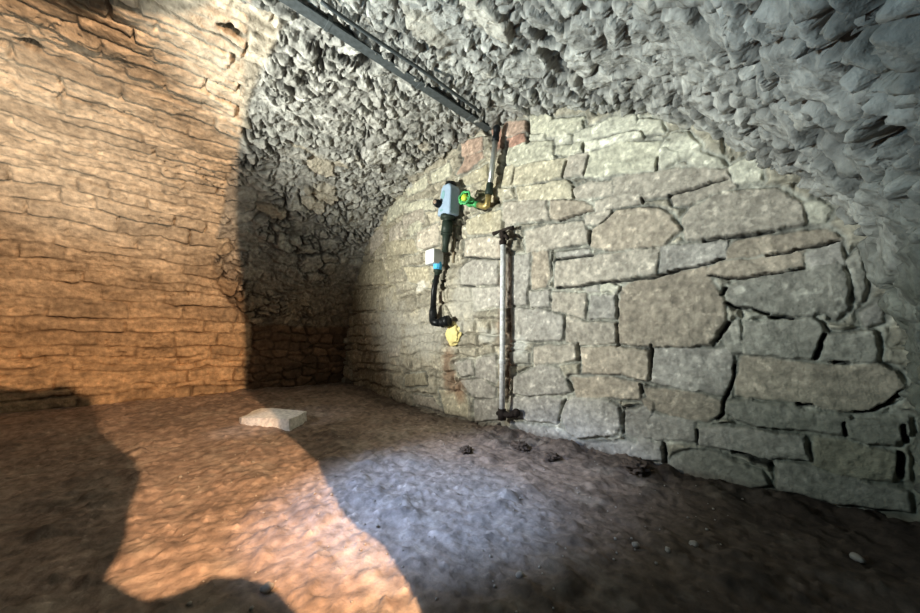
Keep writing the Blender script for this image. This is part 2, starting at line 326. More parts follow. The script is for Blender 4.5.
xs = [-2.33*S]
while xs[-1] < .19*S:
    x = xs[-1]; dep = -x*math.sin(YAW)+S*math.cos(YAW)
    xs.append(x+np.clip(dep*.0026, .0045, .011))
xs = np.array(xs); zs = np.arange(-.08, 1.32*S, .0065)
U, V = np.meshgrid(xs, zs, indexing='ij')
wu = U+.012*fbm(U*9, V*9, 3)+.006*fbm(U*30, V*30, 4); wv = V+.012*fbm(U*9, V*9, 13)+.006*fbm(U*30, V*30, 14)
best = np.full(U.shape, -1e9); pid = np.full(U.shape, -1)
PL = []
for k, (o, c, pts) in enumerate(ST):
    q = end_uv(tr(o[0], o[1], pts) if o else pts); PL.append(q)
    m = (U > q[:, 0].min()-.12) & (U < q[:, 0].max()+.12) & (V > q[:, 1].min()-.12) & (V < q[:, 1].max()+.12)
    if not m.any(): continue
    s = sd_poly(wu[m], wv[m], q)+.017; b = best[m]; g = s > b
    b[g] = s[g]; best[m] = b; p = pid[m]; p[g] = k; pid[m] = p
rng = np.random.RandomState(5)
n_st = len(ST); rA, rB, rC = rng.rand(n_st), rng.rand(n_st), rng.rand(n_st)
pk = np.clip(pid, 0, None)
inst = sst(-.004, .018, best-.002+.008*fbm(U*40, V*40, 31)+.010*fbm(U*14, V*14, 32)) * (pid >= 0)
cen = np.array([q.mean(0) for q in PL])
tilt = (rB[pk]-.5)*.06*(U-cen[pk, 0])*1.0+(rC[pk]-.6)*.16*(V-cen[pk, 1])
Hst = inst*(.016+.018*rA[pk]+np.clip(tilt, -.02, .02))+.009*fbm(U*11, V*11, 41)*inst+.004*fbm(U*38, V*38, 43)
dC, cA, cB, cC, lu, lv = coursed(wu+.02*fbm(U*3, V*3, 8), wv+.07*fbm(U*2.5, V*2.5, 9)+.02*fbm(U*9, V*9, 10), 12, .09, .20, .15, .42)
fill = sst(.004, .025, -best) * (1-inst)
Hfill = sst(.002, .026, dC)*(.018+.028*cA)+np.clip((cB-.5)*.3*lv+(cC-.5)*.12*lu, -.015, .015)
mort = .004+.030*fbm(U*7, V*7, 51)+.014*fbm(U*22, V*22, 52)
Hh = Hst+(1-inst)*mort+fill*Hfill
# colours
stc = np.array([c for _, c, _ in ST]); base = (stc*.75+.25*np.array((.37, .35, .30)))[pk]*(1.0+.28*rng.rand(n_st)[pk])[..., None]
mcol = np.array((.36, .355, .31))*(1+.7*fbm(U*5, V*5, 61))[..., None]
left = sst(-1.35*S, -1.75*S, U)
mcol = mcol*(1-left[..., None])+left[..., None]*np.array((.36, .33, .25))
fcol = np.array((.39, .36, .29))*(.70+.60*cB)[..., None]
mcol = mcol*(1-.85*fill[..., None])+fcol*(.72+.28*sst(.0, .022, dC))[..., None]*.85*fill[..., None]
Cc = base*inst[..., None]+mcol*(1-inst[..., None])
Cc = Cc*(1+.30*fbm(U*14, V*14, 71)+.34*fbm(U*42, V*42, 72))[..., None]
line = np.exp(-((best-.002+.006*fbm(U*25, V*25, 33))/.007)**2)*(pid >= 0)*sst(-.25, .25, fbm(U*4, V*4, 34)); Cc = Cc*(1-.5*line[..., None])
spk = sst(.28, .5, fbm(U*22, V*22, 74)); Cc = Cc*(1+.5*spk[..., None])
def px2(px, py, rx, ry, hard=.5):
    c = on_end(px, py); a = on_end(px+rx, py); b = on_end(px, py+ry)
    return np.clip((1-np.hypot((U-c[0])/abs(a[0]-c[0]), (V-c[2])/abs(b[2]-c[2]))+.5*fbm(U*9, V*9, 77))/hard, 0, 1)
def paint(mask, c, k=1.0):
    global Cc
    Cc = Cc*(1-(mask*k)[..., None])+np.array(c)*(mask*k)[..., None]
def flat(mask):
    global Hh
    Hh = Hh*(1-mask)+(.022+.006*fbm(U*14, V*14, 90))*mask
for a in [(466,300,22,40), (425,335,26,34), (392,330,26,46), (520,350,12,16)]:
    mk = px2(*a, .6); flat(mk*.55); paint(mk, (.42, .41, .37), .7)
paint(px2(422, 286, 7, 7, .3), (.62, .60, .54)); paint(px2(450, 368, 8, 34, .6), (.27, .18, .12), .75); paint(px2(460, 390, 8, 16, .6), (.30, .18, .11), .7)
paint(px2(505, 320, 8, 110, .8), (.24, .15, .10), .5); paint(px2(520, 345, 14, 12, .5), (.60, .60, .56), .8); paint(px2(490, 335, 12, 10, .6), (.52, .52, .48), .7)
paint(px2(630, 120, 40, 10, .7), (.58, .57, .48), .5); paint(px2(490, 190, 16, 40, .8), (.42, .36, .20), .4)
# shade painted dark green into the lower right of the wall
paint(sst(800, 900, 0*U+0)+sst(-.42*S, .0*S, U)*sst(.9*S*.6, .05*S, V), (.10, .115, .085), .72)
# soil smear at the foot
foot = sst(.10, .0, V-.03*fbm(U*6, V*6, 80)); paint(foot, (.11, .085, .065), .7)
# open joints
crk = np.zeros(U.shape)
for w, pts in CR:
    q = end_uv(pts); ww = np.linalg.norm(end_uv([pts[0]])[0]-end_uv([(pts[0][0], pts[0][1]+w)])[0])
    m = (U > q[:, 0].min()-.1) & (U < q[:, 0].max()+.1) & (V > q[:, 1].min()-.1) & (V < q[:, 1].max()+.1)
    if not m.any(): continue
    d = np.full(m.sum(), 9.0)
    for a, b in zip(q, q[1:]):
        e = b-a; t = np.clip(((wu[m]-a[0])*e[0]+(wv[m]-a[1])*e[1])/(e@e+1e-9), 0, 1); d = np.minimum(d, np.hypot(wu[m]-a[0]-t*e[0], wv[m]-a[1]-t*e[1]))
    ww = max(ww*.75, .007)*(1+.5*fbm(U[m]*12, V[m]*12, 99)); crk[m] = np.maximum(crk[m], 1-sst(ww*.6, ww*1.35, d))
Hh = Hh-crk*.055-.5*.016*line
Cc = Cc*(1-.80*crk[..., None])
br = np.array((.09, .05, .03)); chase = px2(510, 320, 8, 100, .4)*crk; Cc = Cc*(1-chase[..., None])+br*chase[..., None]
P = np.stack([U, S-Hh, V], -1)
fx = (U[:-1, :-1]+U[1:, 1:])/2; fz = (V[:-1, :-1]+V[1:, 1:])/2
keep = (fz < zprof(fx)+.10) | ((fx > .05*S) & (fz < CH+.34*S)) | ((fx < -2.15*S) & (fz < CH+.25*S))
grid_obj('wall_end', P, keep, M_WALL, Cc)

# ------------------------------------------------------------------ VAULT (left wall, ceiling, right wall)
ss = np.linspace(0, STOT, 860)
ys = np.concatenate([np.arange(-1.6*S, -.62*S, .05), np.arange(-.62*S, .1*S, .0135), np.arange(.1*S, 1.02*S, .0095)])
SS, YY = np.meshgrid(ss, ys, indexing='ij')
bx, bz = prof_at(ss); eps = .02
x1, z1 = prof_at(np.clip(ss+eps, 0, STOT)); x0, z0 = prof_at(np.clip(ss-eps, 0, STOT))
tx, tz = x1-x0, z1-z0; tl = np.hypot(tx, tz); nx, nz = tz/tl, -tx/tl     # inward normal
k_ = np.ones(41)/41
nx = np.convolve(np.pad(nx, 20, 'edge'), k_, 'valid'); nz = np.convolve(np.pad(nz, 20, 'edge'), k_, 'valid')
ZZ = np.repeat(bz[:, None], len(ys), 1)-CH; XX = np.repeat(bx[:, None], len(ys), 1)
# rubble
def rubble(a_, b_, sa, sb, seed):
    a = SS/sa+.35*fbm(SS*5, YY*5, seed+1); b = YY/sb+.35*fbm(SS*5, YY*5, seed+2)
    b = b+.5*(np.floor(a) % 2)*0
    F1, F2, ci, cj, da, db = voro(a, b, seed)
    return F2-F1, h32(ci, cj, seed+21), h32(ci, cj, seed+22), h32(ci, cj, seed+23), h32(ci, cj, seed+24), da, db
wA = .9*fbm(SS*3.2, YY*2.4, 101)+.30*fbm(SS*14, YY*14, 103); wB = .9*fbm(SS*2.6, YY*2.2, 102)+.30*fbm(SS*14, YY*14, 104)
A1 = SS/.195+wA*.62; B1 = YY/.28+wB*.62
F1, F2, ci, cj, da, db = voro(A1, B1, 100, .95)
e1 = F2-F1; q1, q2, q3, q4, q5 = [h32(ci, cj, 121+k) for k in range(5)]
G1, G2, c2, d2_, da2, db2 = voro(A1*2.1+7, B1*1.9+3, 200, .95)
e2 = G2-G1; p1, p2, p3, p4 = [h32(c2, d2_, 221+k) for k in range(4)]
small = sst(.1, -.1, fbm(SS*2.1, YY*2.1, 230)+.9*(q5-.70))           # areas of smaller packing stones
big = 1-small
e = np.maximum(e1*1.0, 0)*big+np.minimum(e1, e2*.55)*small
T1, T2, c3, d3, da3, db3 = voro(SS/.040+1.2*wA, YY/.055+1.2*wB, 260, .9)
r1, r2 = h32(c3, d3, 261), h32(c3, d3, 262)
filled = sst(-.16, .20, fbm(SS*2.7, YY*2.7, 270)+.02)                 # joints still packed with mortar
kk = sst(.010, .15, e)
dep = .045-.030*filled
HR = kk*dep*1.1+kk*(.034*(q1-.4)*big+.030*(p1-.4)*small)
HR = HR+kk*(big*((q2-.5)*.13*da*.75+(q3-.5)*.13*db*.75)+small*((p2-.5)*.07*da2+(p3-.5)*.07*db2))
HR = HR+kk*((r1-.5)*.035*da3+(r2-.5)*.035*db3)*.8+.020*fbm(SS*6, YY*6, 299)+.012*fbm(SS*19, YY*19, 300)+.004*fbm(SS*50, YY*50, 302)
HR = HR-.07*(1-sst(.0, .07, e))*sst(.15, .42, fbm(SS*3.4, YY*3.4, 301)+.12)*(1-filled*.5)
HR = HR*(1-.22*sst(-.55*S, -.1*S, XX))
gv = (.80+.40*(q4*big+p4*small))
sh = 1-(1-kk)*(.64-.42*filled)
CRb = np.array((.40, .40, .375))*gv[..., None]*sh[..., None]
warmst = (sst(.72, .9, q3)*big*.8)[..., None]; CRb = CRb*(1-warmst)+warmst*CRb*np.array((1.08, .98, .84))
CRb = CRb*(1+.40*fbm(SS*10, YY*10, 310)+.25*fbm(SS*32, YY*32, 311))[..., None]
# thin-bedded masonry of the left wall
us = YY+.03*fbm(YY*4, SS*4, 401)+.012*fbm(YY*18, SS*18, 402); vs = SS+.085*fbm(YY*1.5, SS*2.2, 403)+.03*fbm(YY*5, SS*7, 404)+.01*fbm(YY*25, SS*30, 405)
def bedded(lu_, lv_, seed, jit):
    A = us/lu_; B = vs/lv_; A = A+.5*np.mod(np.floor(B), 2)*0
    X1, X2, i1, j1, d1, d2 = voro(A, B, seed, jit)
    return X2-X1, h32(i1, j1, seed+1), h32(i1, j1, seed+2), h32(i1, j1, seed+3), d1, d2
eT, tA, tB, tC, tdu, tdv = bedded(.36, .074, 700, .78)
eS, sA, sB, sC, sdu, sdv = bedded(.13, .042, 720, .9)
dT, tA, tB, tC, tlu, tlv = coursed(us, vs, 21, .065, .19, .22, .80)
jT = sst(-.22, .16, fbm(YY*3.0, SS*6, 413))
sm = sst(.05, .22, fbm(YY*1.6, SS*3.5, 414))                           # zones of thin packing stones
eM = np.minimum(dT, .30*eS*(sm)+9*(1-sm))
kT = sst(-.002, .020, eM-.006*fbm(YY*22, SS*30, 416))
HT = kT*(.008+.034*tA)*(.45+.55*jT)+kT*np.clip((tB-.5)*.12*tlu+(tC-.62)*.42*tlv, -.03, .03)+kT*sm*((sB-.5)*.03*sdu+(sC-.6)*.04*sdv)
HT = HT+.014*fbm(YY*5, SS*10, 410)+.011*fbm(YY*15, SS*24, 411)+.005*fbm(YY*45, SS*60, 415)-.05*(1-sst(0, .014, eM))*sst(.05, .34, fbm(YY*3.2, SS*5, 412))
CT = np.array((.50, .45, .37))*(.76+.44*(tC*(1-.5*sm)+sC*.5*sm))[..., None]*(1-(1-kT)*(.04+.34*jT))[..., None]
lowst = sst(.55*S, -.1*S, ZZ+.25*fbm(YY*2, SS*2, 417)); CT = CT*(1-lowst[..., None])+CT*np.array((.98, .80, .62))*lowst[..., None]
CT = CT*(1+.38*fbm(YY*6, SS*11, 420)+.3*fbm(YY*25, SS*30, 421))[..., None]
# squarer rough courses low on the left wall behind the shadow edge
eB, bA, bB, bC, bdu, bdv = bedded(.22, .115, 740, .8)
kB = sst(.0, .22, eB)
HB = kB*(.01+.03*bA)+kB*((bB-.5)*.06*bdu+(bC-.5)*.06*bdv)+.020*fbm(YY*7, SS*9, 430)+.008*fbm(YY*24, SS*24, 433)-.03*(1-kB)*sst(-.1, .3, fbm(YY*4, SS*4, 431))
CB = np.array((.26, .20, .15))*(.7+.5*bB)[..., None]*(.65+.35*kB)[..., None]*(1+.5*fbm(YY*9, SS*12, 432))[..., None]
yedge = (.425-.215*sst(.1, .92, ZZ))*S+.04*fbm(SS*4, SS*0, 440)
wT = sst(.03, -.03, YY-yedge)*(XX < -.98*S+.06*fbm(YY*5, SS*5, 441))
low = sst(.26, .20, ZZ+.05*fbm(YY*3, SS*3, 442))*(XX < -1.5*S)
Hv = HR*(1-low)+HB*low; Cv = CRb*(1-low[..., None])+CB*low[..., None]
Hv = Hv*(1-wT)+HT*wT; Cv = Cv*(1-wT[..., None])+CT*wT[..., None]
# a slot along the crown beside the rail and some missing stones
slot = sst(.045, .02, np.abs(XX-ray(400, 50)[0]/ray(400, 50)[2]*.89*S-.01*fbm(YY*4, SS*0, 450)))*(YY > .28*S)*(YY < .80*S)*.55
Hv = Hv-slot*.06; Cv = Cv*(1-.45*slot[..., None])
for (px, py, r) in [(555, 62, .10), (548, 40, .07), (368, 62, .07), (520, 60, .05), (722, 125, .06), (690, 30, .05), (880, 148, .06), (786, 182, .05), (560, 75, .08), (232, 33, .05), (33, 48, .045)]:
    p = hit_room(px, py); d2 = np.sqrt((XX-p[0])**2+((ZZ+CH)-p[2])**2+((YY-p[1])*.6)**2)
    g = 1-sst(r*.5, r, d2+.03*fbm(SS*15, YY*15, 460)); Hv = Hv-g*.09; Cv = Cv*(1-.6*g[..., None])
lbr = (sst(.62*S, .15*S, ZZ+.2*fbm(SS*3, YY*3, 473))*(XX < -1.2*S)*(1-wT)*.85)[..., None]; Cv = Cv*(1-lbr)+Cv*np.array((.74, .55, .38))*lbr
rshade = sst(.34*S, .02*S, ZZ+.12*fbm(SS*4, YY*4, 470))*(XX > -.2*S)*.75; Cv = Cv*(1-rshade[..., None])+np.array((.075, .085, .06))*(1+.5*fbm(SS*9, YY*9, 471))[..., None]*rshade[..., None]  # shade painted into the colour of the lower right vault
Pv = np.stack([bx[:, None]+nx[:, None]*(Hv-.03), YY, bz[:, None]+nz[:, None]*(Hv-.03)], -1)
fX = (XX[:-1, :-1]+XX[1:, 1:])/2; fZ = (ZZ[:-1, :-1]+ZZ[1:, 1:])/2; fY = (YY[:-1, :-1]+YY[1:, 1:])/2
cut = (fX > -.6*S) & (fY < np.where(fZ < .05*S, .30, .19+.15*np.clip(fZ, 0, None)/S)*S) & (fZ < .84*S)
il = int(np.searchsorted(ss, SL[np.argmin(np.hypot(PC[:, 0]+2.06*S, PC[:, 1]-(.455*S+CH)))]))
ir = int(np.searchsorted(ss, SL[np.argmin(np.hypot(PC[:, 0]+.06*S, PC[:, 1]-(.41*S+CH)))]))
rows = np.arange(len(ss)-1)[:, None]
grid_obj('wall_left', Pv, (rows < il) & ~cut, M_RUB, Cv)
grid_obj('ceiling', Pv, (rows >= il) & (rows < ir) & ~cut, M_RUB, Cv)
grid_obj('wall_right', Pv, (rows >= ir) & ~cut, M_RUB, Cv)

# ------------------------------------------------------------------ FLOOR
def floor_h(x, y):
    xr = np.asarray(x, float); yr = np.asarray(y, float)
    h = .055*S*sst(-1.35*S, -2.1*S, xr)*sst(-.2*S, .8*S, yr)+.055*S*.8*sst(-1.5*S, -2.2*S, xr)*(1-sst(-.2*S, .8*S, yr))
    h = h+.016*fbm(xr*1.6, yr*1.6, 500)+.016*fbm(xr*5, yr*5, 501)
    near = sst(.20*S, .03*S, S-yr)*sst(-1.1*S, -.75*S, xr)
    h = h+.030*np.clip(fbm(xr*4.2, yr*4.2, 505)-.12, 0, 1)*2+.018*np.clip(fbm(xr*11, yr*11, 506)-.1, 0, 1)*2
    h = h+near*(.035+.05*fbm(xr*5, yr*5, 502)+.03*fbm(xr*16, yr*16, 503))
    return h
fx_ = np.concatenate([np.arange(-2.32*S, -1.2*S, .02), np.arange(-1.2*S, .2*S, .0105)])
fy_ = np.concatenate([np.arange(-1.62*S, -.3*S, .03), np.arange(-.3*S, 1.02*S, .011)])
FX, FY = np.meshgrid(fx_, fy_, indexing='ij')
FH = floor_h(FX, FY)+.007*fbm(FX*14, FY*14, 510)+.006*fbm(FX*36, FY*36, 511)
v1, v2, ci, cj, *_ = voro(FX/.035, FY/.035, 520); gr = h32(ci, cj, 521)
crumb = sst(.42, .1, v1)*(gr > .72)*sst(-.1, .25, fbm(FX*2.2, FY*2.2, 522)+.08); FH = FH+crumb*.012*gr
Cf = (np.array((.235, .18, .14))+np.array((.085, .068, .060))*sst(-.3*S, -.7*S, FX)[..., None])*(1+.38*fbm(FX*2.3, FY*2.3, 530)+.30*fbm(FX*9, FY*9, 531)+.2*fbm(FX*30, FY*30, 532))[..., None]  # left part lighter, colour raised to brighten the warm-lit floor
pal = sst(.05, .45, fbm(FX*3.1, FY*5, 540)+.5*fbm(FX*14, FY*14, 541)); Cf = Cf*(1-.5*pal[..., None])+np.array((.40, .34, .28))*.5*pal[..., None]
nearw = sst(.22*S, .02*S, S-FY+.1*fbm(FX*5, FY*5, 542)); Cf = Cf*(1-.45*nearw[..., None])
# paler, greyer patch in the middle of the floor
a_ = on_floor(430, 497); dd = np.hypot((FX-a_[0])/.85, (FY-a_[1])/.55)+.35*fbm(FX*3, FY*3, 543)
lump = sst(.15, .5, fbm(FX*4.2, FY*4.2, 505))+.6*sst(.15, .45, fbm(FX*11, FY*11, 506)); Cf = Cf*(1-.22*np.clip(lump, 0, 1))[..., None]
pale_mid = sst(1.15, .4, dd); Cf = Cf*(1-.6*pale_mid[..., None])+np.array((.36, .35, .35))*.6*pale_mid[..., None]
floor_shade = sst(-.42*S, -.08*S, FX+.25*fbm(FX*2, FY*2, 545)); Cf = Cf*(1-.62*floor_shade[..., None])  # right-hand shade painted into the floor colour
Cf = Cf*(1+.5*crumb*(gr > .9))[..., None]
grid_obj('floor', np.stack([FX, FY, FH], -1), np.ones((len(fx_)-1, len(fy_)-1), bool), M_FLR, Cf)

# ------------------------------------------------------------------ out of the frame: back wall, added plate holed to cast the shadow outline
LW = np.array([.54*S, .125*S, CH+.48*S])          # work lamp behind the plate
XP = .17*S
def to_plate(p, x): t = (LW[0]-x)/(LW[0]-p[0]); return (LW+(p-LW)*t)
contour = [(262,-22),(250,0),(246,60),(243,110),(238,160),(236,205),(238,250),(243,300),(245,345),(244,390),(262,410),(275,425),(292,440),(310,455),(325,478),(338,510),(360,528),(385,545),(405,580),(422,613),(430,635),
           (330,635),(298,612),(280,592),(262,582),(240,577),(215,577),(196,585),(180,592),(150,600),(128,592),(105,578),(116,560),(127,535),(128,515),(141,478),(136,462),(118,447),(98,432),(95,415),(92,398),(78,393),(70,386),(60,384),(40,391),(0,387),(-60,386),(-90,300),(-90,100),(-60,-30),(0,-18),(60,2),(75,12),(110,13),(150,16),(190,12),(210,0),(225,-12)]
hole3 = [hit_room(*p) for p in contour]
def plate(name, holes, x_a, x_b, y0, y1, z0, z1, m):
    vs, fs = [], []
    for ii, (hl, x) in enumerate(zip(holes, (x_a, x_b))):
        outer = [(x, y0, z0), (x, y1, z0), (x, y1, z1), (x, y0, z1)]; inner = [tuple(p) for p in hl]
        tris = tessellate_polygon([[Vector((p[1], p[2], 0)) for p in outer], [Vector((p[1], p[2], 0)) for p in inner]])
        o0 = len(vs); vs += outer+inner; fs += [tuple(o0+i for i in t) for t in tris]
    n = len(holes[0]); o1 = 4+n
    for k in range(n): fs.append((4+k, 4+(k+1) % n, o1+4+(k+1) % n, o1+4+k))
    for k in range(4): fs.append((k, (k+1) % 4, o1+(k+1) % 4, o1+k))
    o = mesh_obj(name, vs, fs, m, smooth=False, colors=np.tile((.30, .29, .27), (len(vs), 1))); o['kind'] = 'structure'; return o
plate('shadow_plate', [[to_plate(p, XP) for p in hole3], [to_plate(p, XP-.06) for p in hole3]], XP, XP-.06, -1.62*S, .9*S, -.1, 1.35*S, M_RUB)
def slab(name, a, b):
    bm = bmesh.new(); (x0, y0, z0), (x1, y1, z1) = a, b
    prism(bm, [(x0, y0, z0), (x1, y0, z0), (x1, y1, z0), (x0, y1, z0)], (0, 0, z1-z0))
    o = from_bm(name, bm, M_RUB, smooth=False); me = o.data
    at = me.color_attributes.new('Col', 'FLOAT_COLOR', 'POINT'); at.data.foreach_set('color', [.30, .29, .27, 1]*len(me.vertices)); o['kind'] = 'structure'; return o
slab('wall_back', (-2.35*S, -1.66*S, -.1), (.2*S, -1.6*S, 1.3*S))
slab('trim_1', (-.62*S, -1.6*S, CH+.85*S), (.2*S, .33*S, CH+.89*S))

# ------------------------------------------------------------------ THINGS
def P3(px, py, off=.0): return Vector(on_end(px, py, off))
# steel rail along the crown
t0 = hit_room(285, -6); yb = .995*S
rail_z = CH+.905*S; rail_x = -.88*S
z_b = rail_z-.03
rail = empty('ceiling_rail', (rail_x, .6*S, z_b), 'long dark grey steel rail running along the crown of the vault', 'rail')
def chan(bm, w, h, t, y0, y1):
    pts = [(-w, 0), (w, 0), (w, t), (w*.45, t), (w*.45, h), (-w*.45, h), (-w*.45, t), (-w, t)]
    prism(bm, [(x, y0, z) for x, z in pts], (0, y1-y0, 0))
bm = bmesh.new(); chan(bm, .042, .055, .012, -.6*S, .39*S); from_bm('rail_profile', bm, M_STEEL, rail, smooth=False)
for k, yy in enumerate((-.30*S, .02*S, .27*S)):
    bm = bmesh.new(); prism(bm, [(-.05, yy, -.004), (.05, yy, -.004), (.05, yy, .07), (.042, yy, .07), (.042, yy, .0045), (-.042, yy, .0045), (-.042, yy, .07), (-.05, yy, .07)], (0, .03, 0))
    from_bm('clip', bm, M_STEEL, rail, smooth=False, bevel=.002)
# thin conduit beside the rail
bm = bmesh.new()
cb_ = ray(400, 56); cbx = cb_[0]/cb_[2]*.872*S
pts = [(cbx+.006*math.sin(y*5), y, CH+.872*S-.004*math.cos(y*3.3)) for y in np.linspace(.26*S, .86*S, 26)]
tube(bm, pts, .013, 10)
tag(from_bm('ceiling_cable', bm, M_STEEL), 'thin dark cable clipped to the vault just right of the steel rail', 'cable')

# riser pipe with brass elbow and green stop valve
top = P3(496, 136, .105); bot = P3(489, 193, .105); dirv = (bot-top).normalized(); L = (bot-top).length
root = empty('riser_pipe', bot, 'shiny grey metal water pipe dropping from the rail end past red bricks, with green valve', 'pipe')
def loc(p): return Vector(p)-bot
bm = bmesh.new(); tube(bm, [loc(top), loc(bot)], .027); from_bm('pipe', bm, M_ZINC, root)
bm = bmesh.new(); lathe(bm, loc(top-dirv*.10), loc(bot), [(0, .028), (.012, .036), (.05, .036), (.055, .031), (.10, .031), (.112, .036), (.15, .036), (.155, .028)]); from_bm('coupling', bm, M_BLACK, root)
p = bot-dirv*.10
bm = bmesh.new(); lathe(bm, loc(p), loc(bot+dirv), [(0, .028), (.008, .036), (.06, .036), (.066, .039), (.11, .039), (.12, .03)]); from_bm('coupling', bm, M_DARKG, root)
e0 = bot+dirv*.02; e1_ = P3(487, 207, .105); e2_ = P3(478, 205, .10)
mid = e1_
bm = bmesh.new(); tube(bm, [loc(e0), loc(e0.lerp(mid, .55)), loc(e0.lerp(mid, .85)), loc(mid.lerp(e2_, .25)), loc(mid.lerp(e2_, .6)), loc(e2_)], [.03, .03, .034, .034, .03, .03]); from_bm('elbow', bm, M_BRASS, root)
vc = P3(470, 202, .115)
bm = bmesh.new(); tube(bm, [loc(e2_), loc(e2_.lerp(vc, .5)), loc(vc)], [.036, .03, .036]); blob(bm, loc(vc), (.052, .05, .055), 3, amp=.1); tube(bm, [loc(vc), loc(P3(461, 201, .11))], [.03, .028]); vb = from_bm('valve_body', bm, M_GREEN, root)
hub = vc+Vector((.02, -.10, .01)); ax = (hub-vc).normalized()
bm = bmesh.new(); tube(bm, [loc(vc), loc(hub)], .014, 10)
a = ax.orthogonal().normalized(); b = ax.cross(a)
n = 30
ring = [loc(hub)+(a*math.cos(2*math.pi*k/n)+b*math.sin(2*math.pi*k/n))*(.066+.006*math.cos(6*2*math.pi*k/n)) for k in range(n)]
ring.append(ring[0]); tube(bm, ring, .012, 8, cap=False)
for k in range(3):
    d = a*math.cos(k*2.094)+b*math.sin(k*2.094); tube(bm, [loc(hub), loc(hub)+d*.06], .010, 8)
hw = from_bm('handwheel', bm, M_GREEN, root)
bm = bmesh.new(); lathe(bm, loc(hub-ax*.012), loc(hub+ax), [(0, .038), (.02, .040), (.03, .032), (.036, .01)]); from_bm('hub_cap', bm, M_LIME, hw)

# blue-grey pump control housing with black hose below
W0 = P3(454, 203, .06)
dev = empty('pump_controller', W0, 'blue-grey plastic control housing with round side knob above a thick black hose', 'controller', rot=(0, math.radians(6), 0))
hw_, hh_, dp = .115, .175, .15
poly = [(-hw_*1.0, 0, -hh_), (hw_*.95, 0, -hh_), (hw_*.85, 0, hh_*.72), (hw_*.55, 0, hh_), (-hw_*.35, 0, hh_), (-hw_*.62, 0, hh_*.78)]
bm = bmesh.new(); prism(bm, poly, (0, -dp, 0)); hs = from_bm('housing', bm, M_BLUEG, dev, smooth=False, bevel=.022, seg=4)
bm = bmesh.new()
for (cx_, cz_, r_) in ((-.022, .055, .05),):
    vsx = [(cx_+r_*.55*math.cos(t), -dp-.002, cz_+r_*math.sin(t)) for t in np.linspace(0, 2*math.pi, 20, endpoint=False)]; prism(bm, vsx, (0, .006, 0))
from_bm('badge', bm, M_DIAL, hs, smooth=False)
bm = bmesh.new(); vsx = [(-.03+.028*math.cos(t), -dp-.002, -.12+.014*math.sin(t)) for t in np.linspace(0, 2*math.pi, 16, endpoint=False)]; prism(bm, vsx, (0, .006, 0)); from_bm('badge', bm, M_DIAL, hs, smooth=False)
bm = bmesh.new(); lathe(bm, (.01, -.075, hh_-.01), (.01, -.075, 1), [(0, .066), (.022, .066), (.03, .06), (.045, .058), (.05, .045)]); from_bm('top_cap', bm, M_BLACK, dev)
bm = bmesh.new(); lathe(bm, (-.085, -dp+.01, -.04), (.165, -dp-.99, -.04), [(0, .045), (.05, .045), (.055, .036), (.085, .036), (.092, .028)]); kn = from_bm('knob', bm, M_BLACK, dev)
bm = bmesh.new(); lathe(bm, (-.085+.088*.243, -dp+.01-.088*.97, -.04), (.165+.0214, -dp-1.075, -.04), [(0, .024), (.006, .022)]); from_bm('knob_face', bm, mat('knob_tan', color=(.34, .26, .20)), kn)
bm = bmesh.new(); lathe(bm, (0, -.075, -hh_+.01), (-.012, -.075, -1), [(0, .085), (.045, .085), (.05, .05), (.07, .05), (.072, .062), (.19, .066), (.195, .058), (.205, .058), (.21, .066), (.225, .066), (.23, .045), (.30, .042), (.31, .036), (.42, .034)]); from_bm('hose', bm, M_DARKG, dev)

# pale strip pipe right of the hose
a0, a1 = P3(455, 220, .03), P3(453, 263, .03)
bm = bmesh.new(); tube(bm, [a0, a0.lerp(a1, .5)+Vector((.004, 0, 0)), a1], .016, 10)
tag(from_bm('thin_pipe', bm, mat('tan_pipe', color=(.33, .28, .20), rough=.7, bumps=((40, .3, .004),))), 'thin tan pipe against the wall just right of the thick black hose', 'pipe')

# white junction box with blue nut and black drain pipe
W1 = P3(437, 258, .13)
jb = empty('junction_box', W1, 'small white plastic box with bright blue nut and thin black drain pipe below', 'junction box')
bm = bmesh.new(); prism(bm, [(-.085, .04, -.085), (.075, .04, -.085), (.075, .04, .085), (-.085, .04, .085)], (0, -.15, 0)); from_bm('box', bm, M_WHITE, jb, smooth=False, bevel=.012, seg=3)
lj = lambda p: Vector(p)-W1
n0 = Vector(P3(438, 266, .14)); n1 = Vector(P3(437, 275, .14)); n2 = Vector(P3(434, 290, .13)); n3 = Vector(P3(433, 312, .13)); n4 = Vector(P3(433, 321, .13)); n5 = Vector(P3(440, 323, .14))
bm = bmesh.new(); lathe(bm, lj(n0)+Vector((0, 0, .05)), lj(n1), [(0, .045), (.02, .05), (.085, .05), (.09, .04)], 12); from_bm('nut', bm, M_BLUE, jb, smooth=False)
bm = bmesh.new(); lathe(bm, lj(n0)+Vector((-.02, .02, -.03)), lj(n2), [(0, .05), (.04, .052), (.05, .035), (.12, .03), (.13, .04), (.16, .04), (.165, .03)], 14); from_bm('fitting', bm, M_DARKG, jb)
bm = bmesh.new(); tube(bm, [lj(n1), lj(n2), lj(n3)], [.026, .034, .034]); from_bm('drain_pipe', bm, M_BLACK, jb)
bm = bmesh.new(); tube(bm, [lj(n3)+Vector((0, 0, .05)), lj(n3), lj(n4)+Vector((.0, 0, .01)), lj(n4)+Vector((.03, -.01, -.015)), lj(n5)], [.036, .046, .046, .046, .042]); from_bm('elbow', bm, M_BLACK, jb)
n6 = Vector(P3(447.6, 321, .118))
bm = bmesh.new(); lathe(bm, lj(n5), lj(n6), [(0, .04), (.02, .042), (.024, .058), (.055, .062), (.06, .054), (.068, .054), (.072, .064), (.12, .064), (.13, .05)], 18); from_bm('end_fitting', bm, M_BLACK, jb)
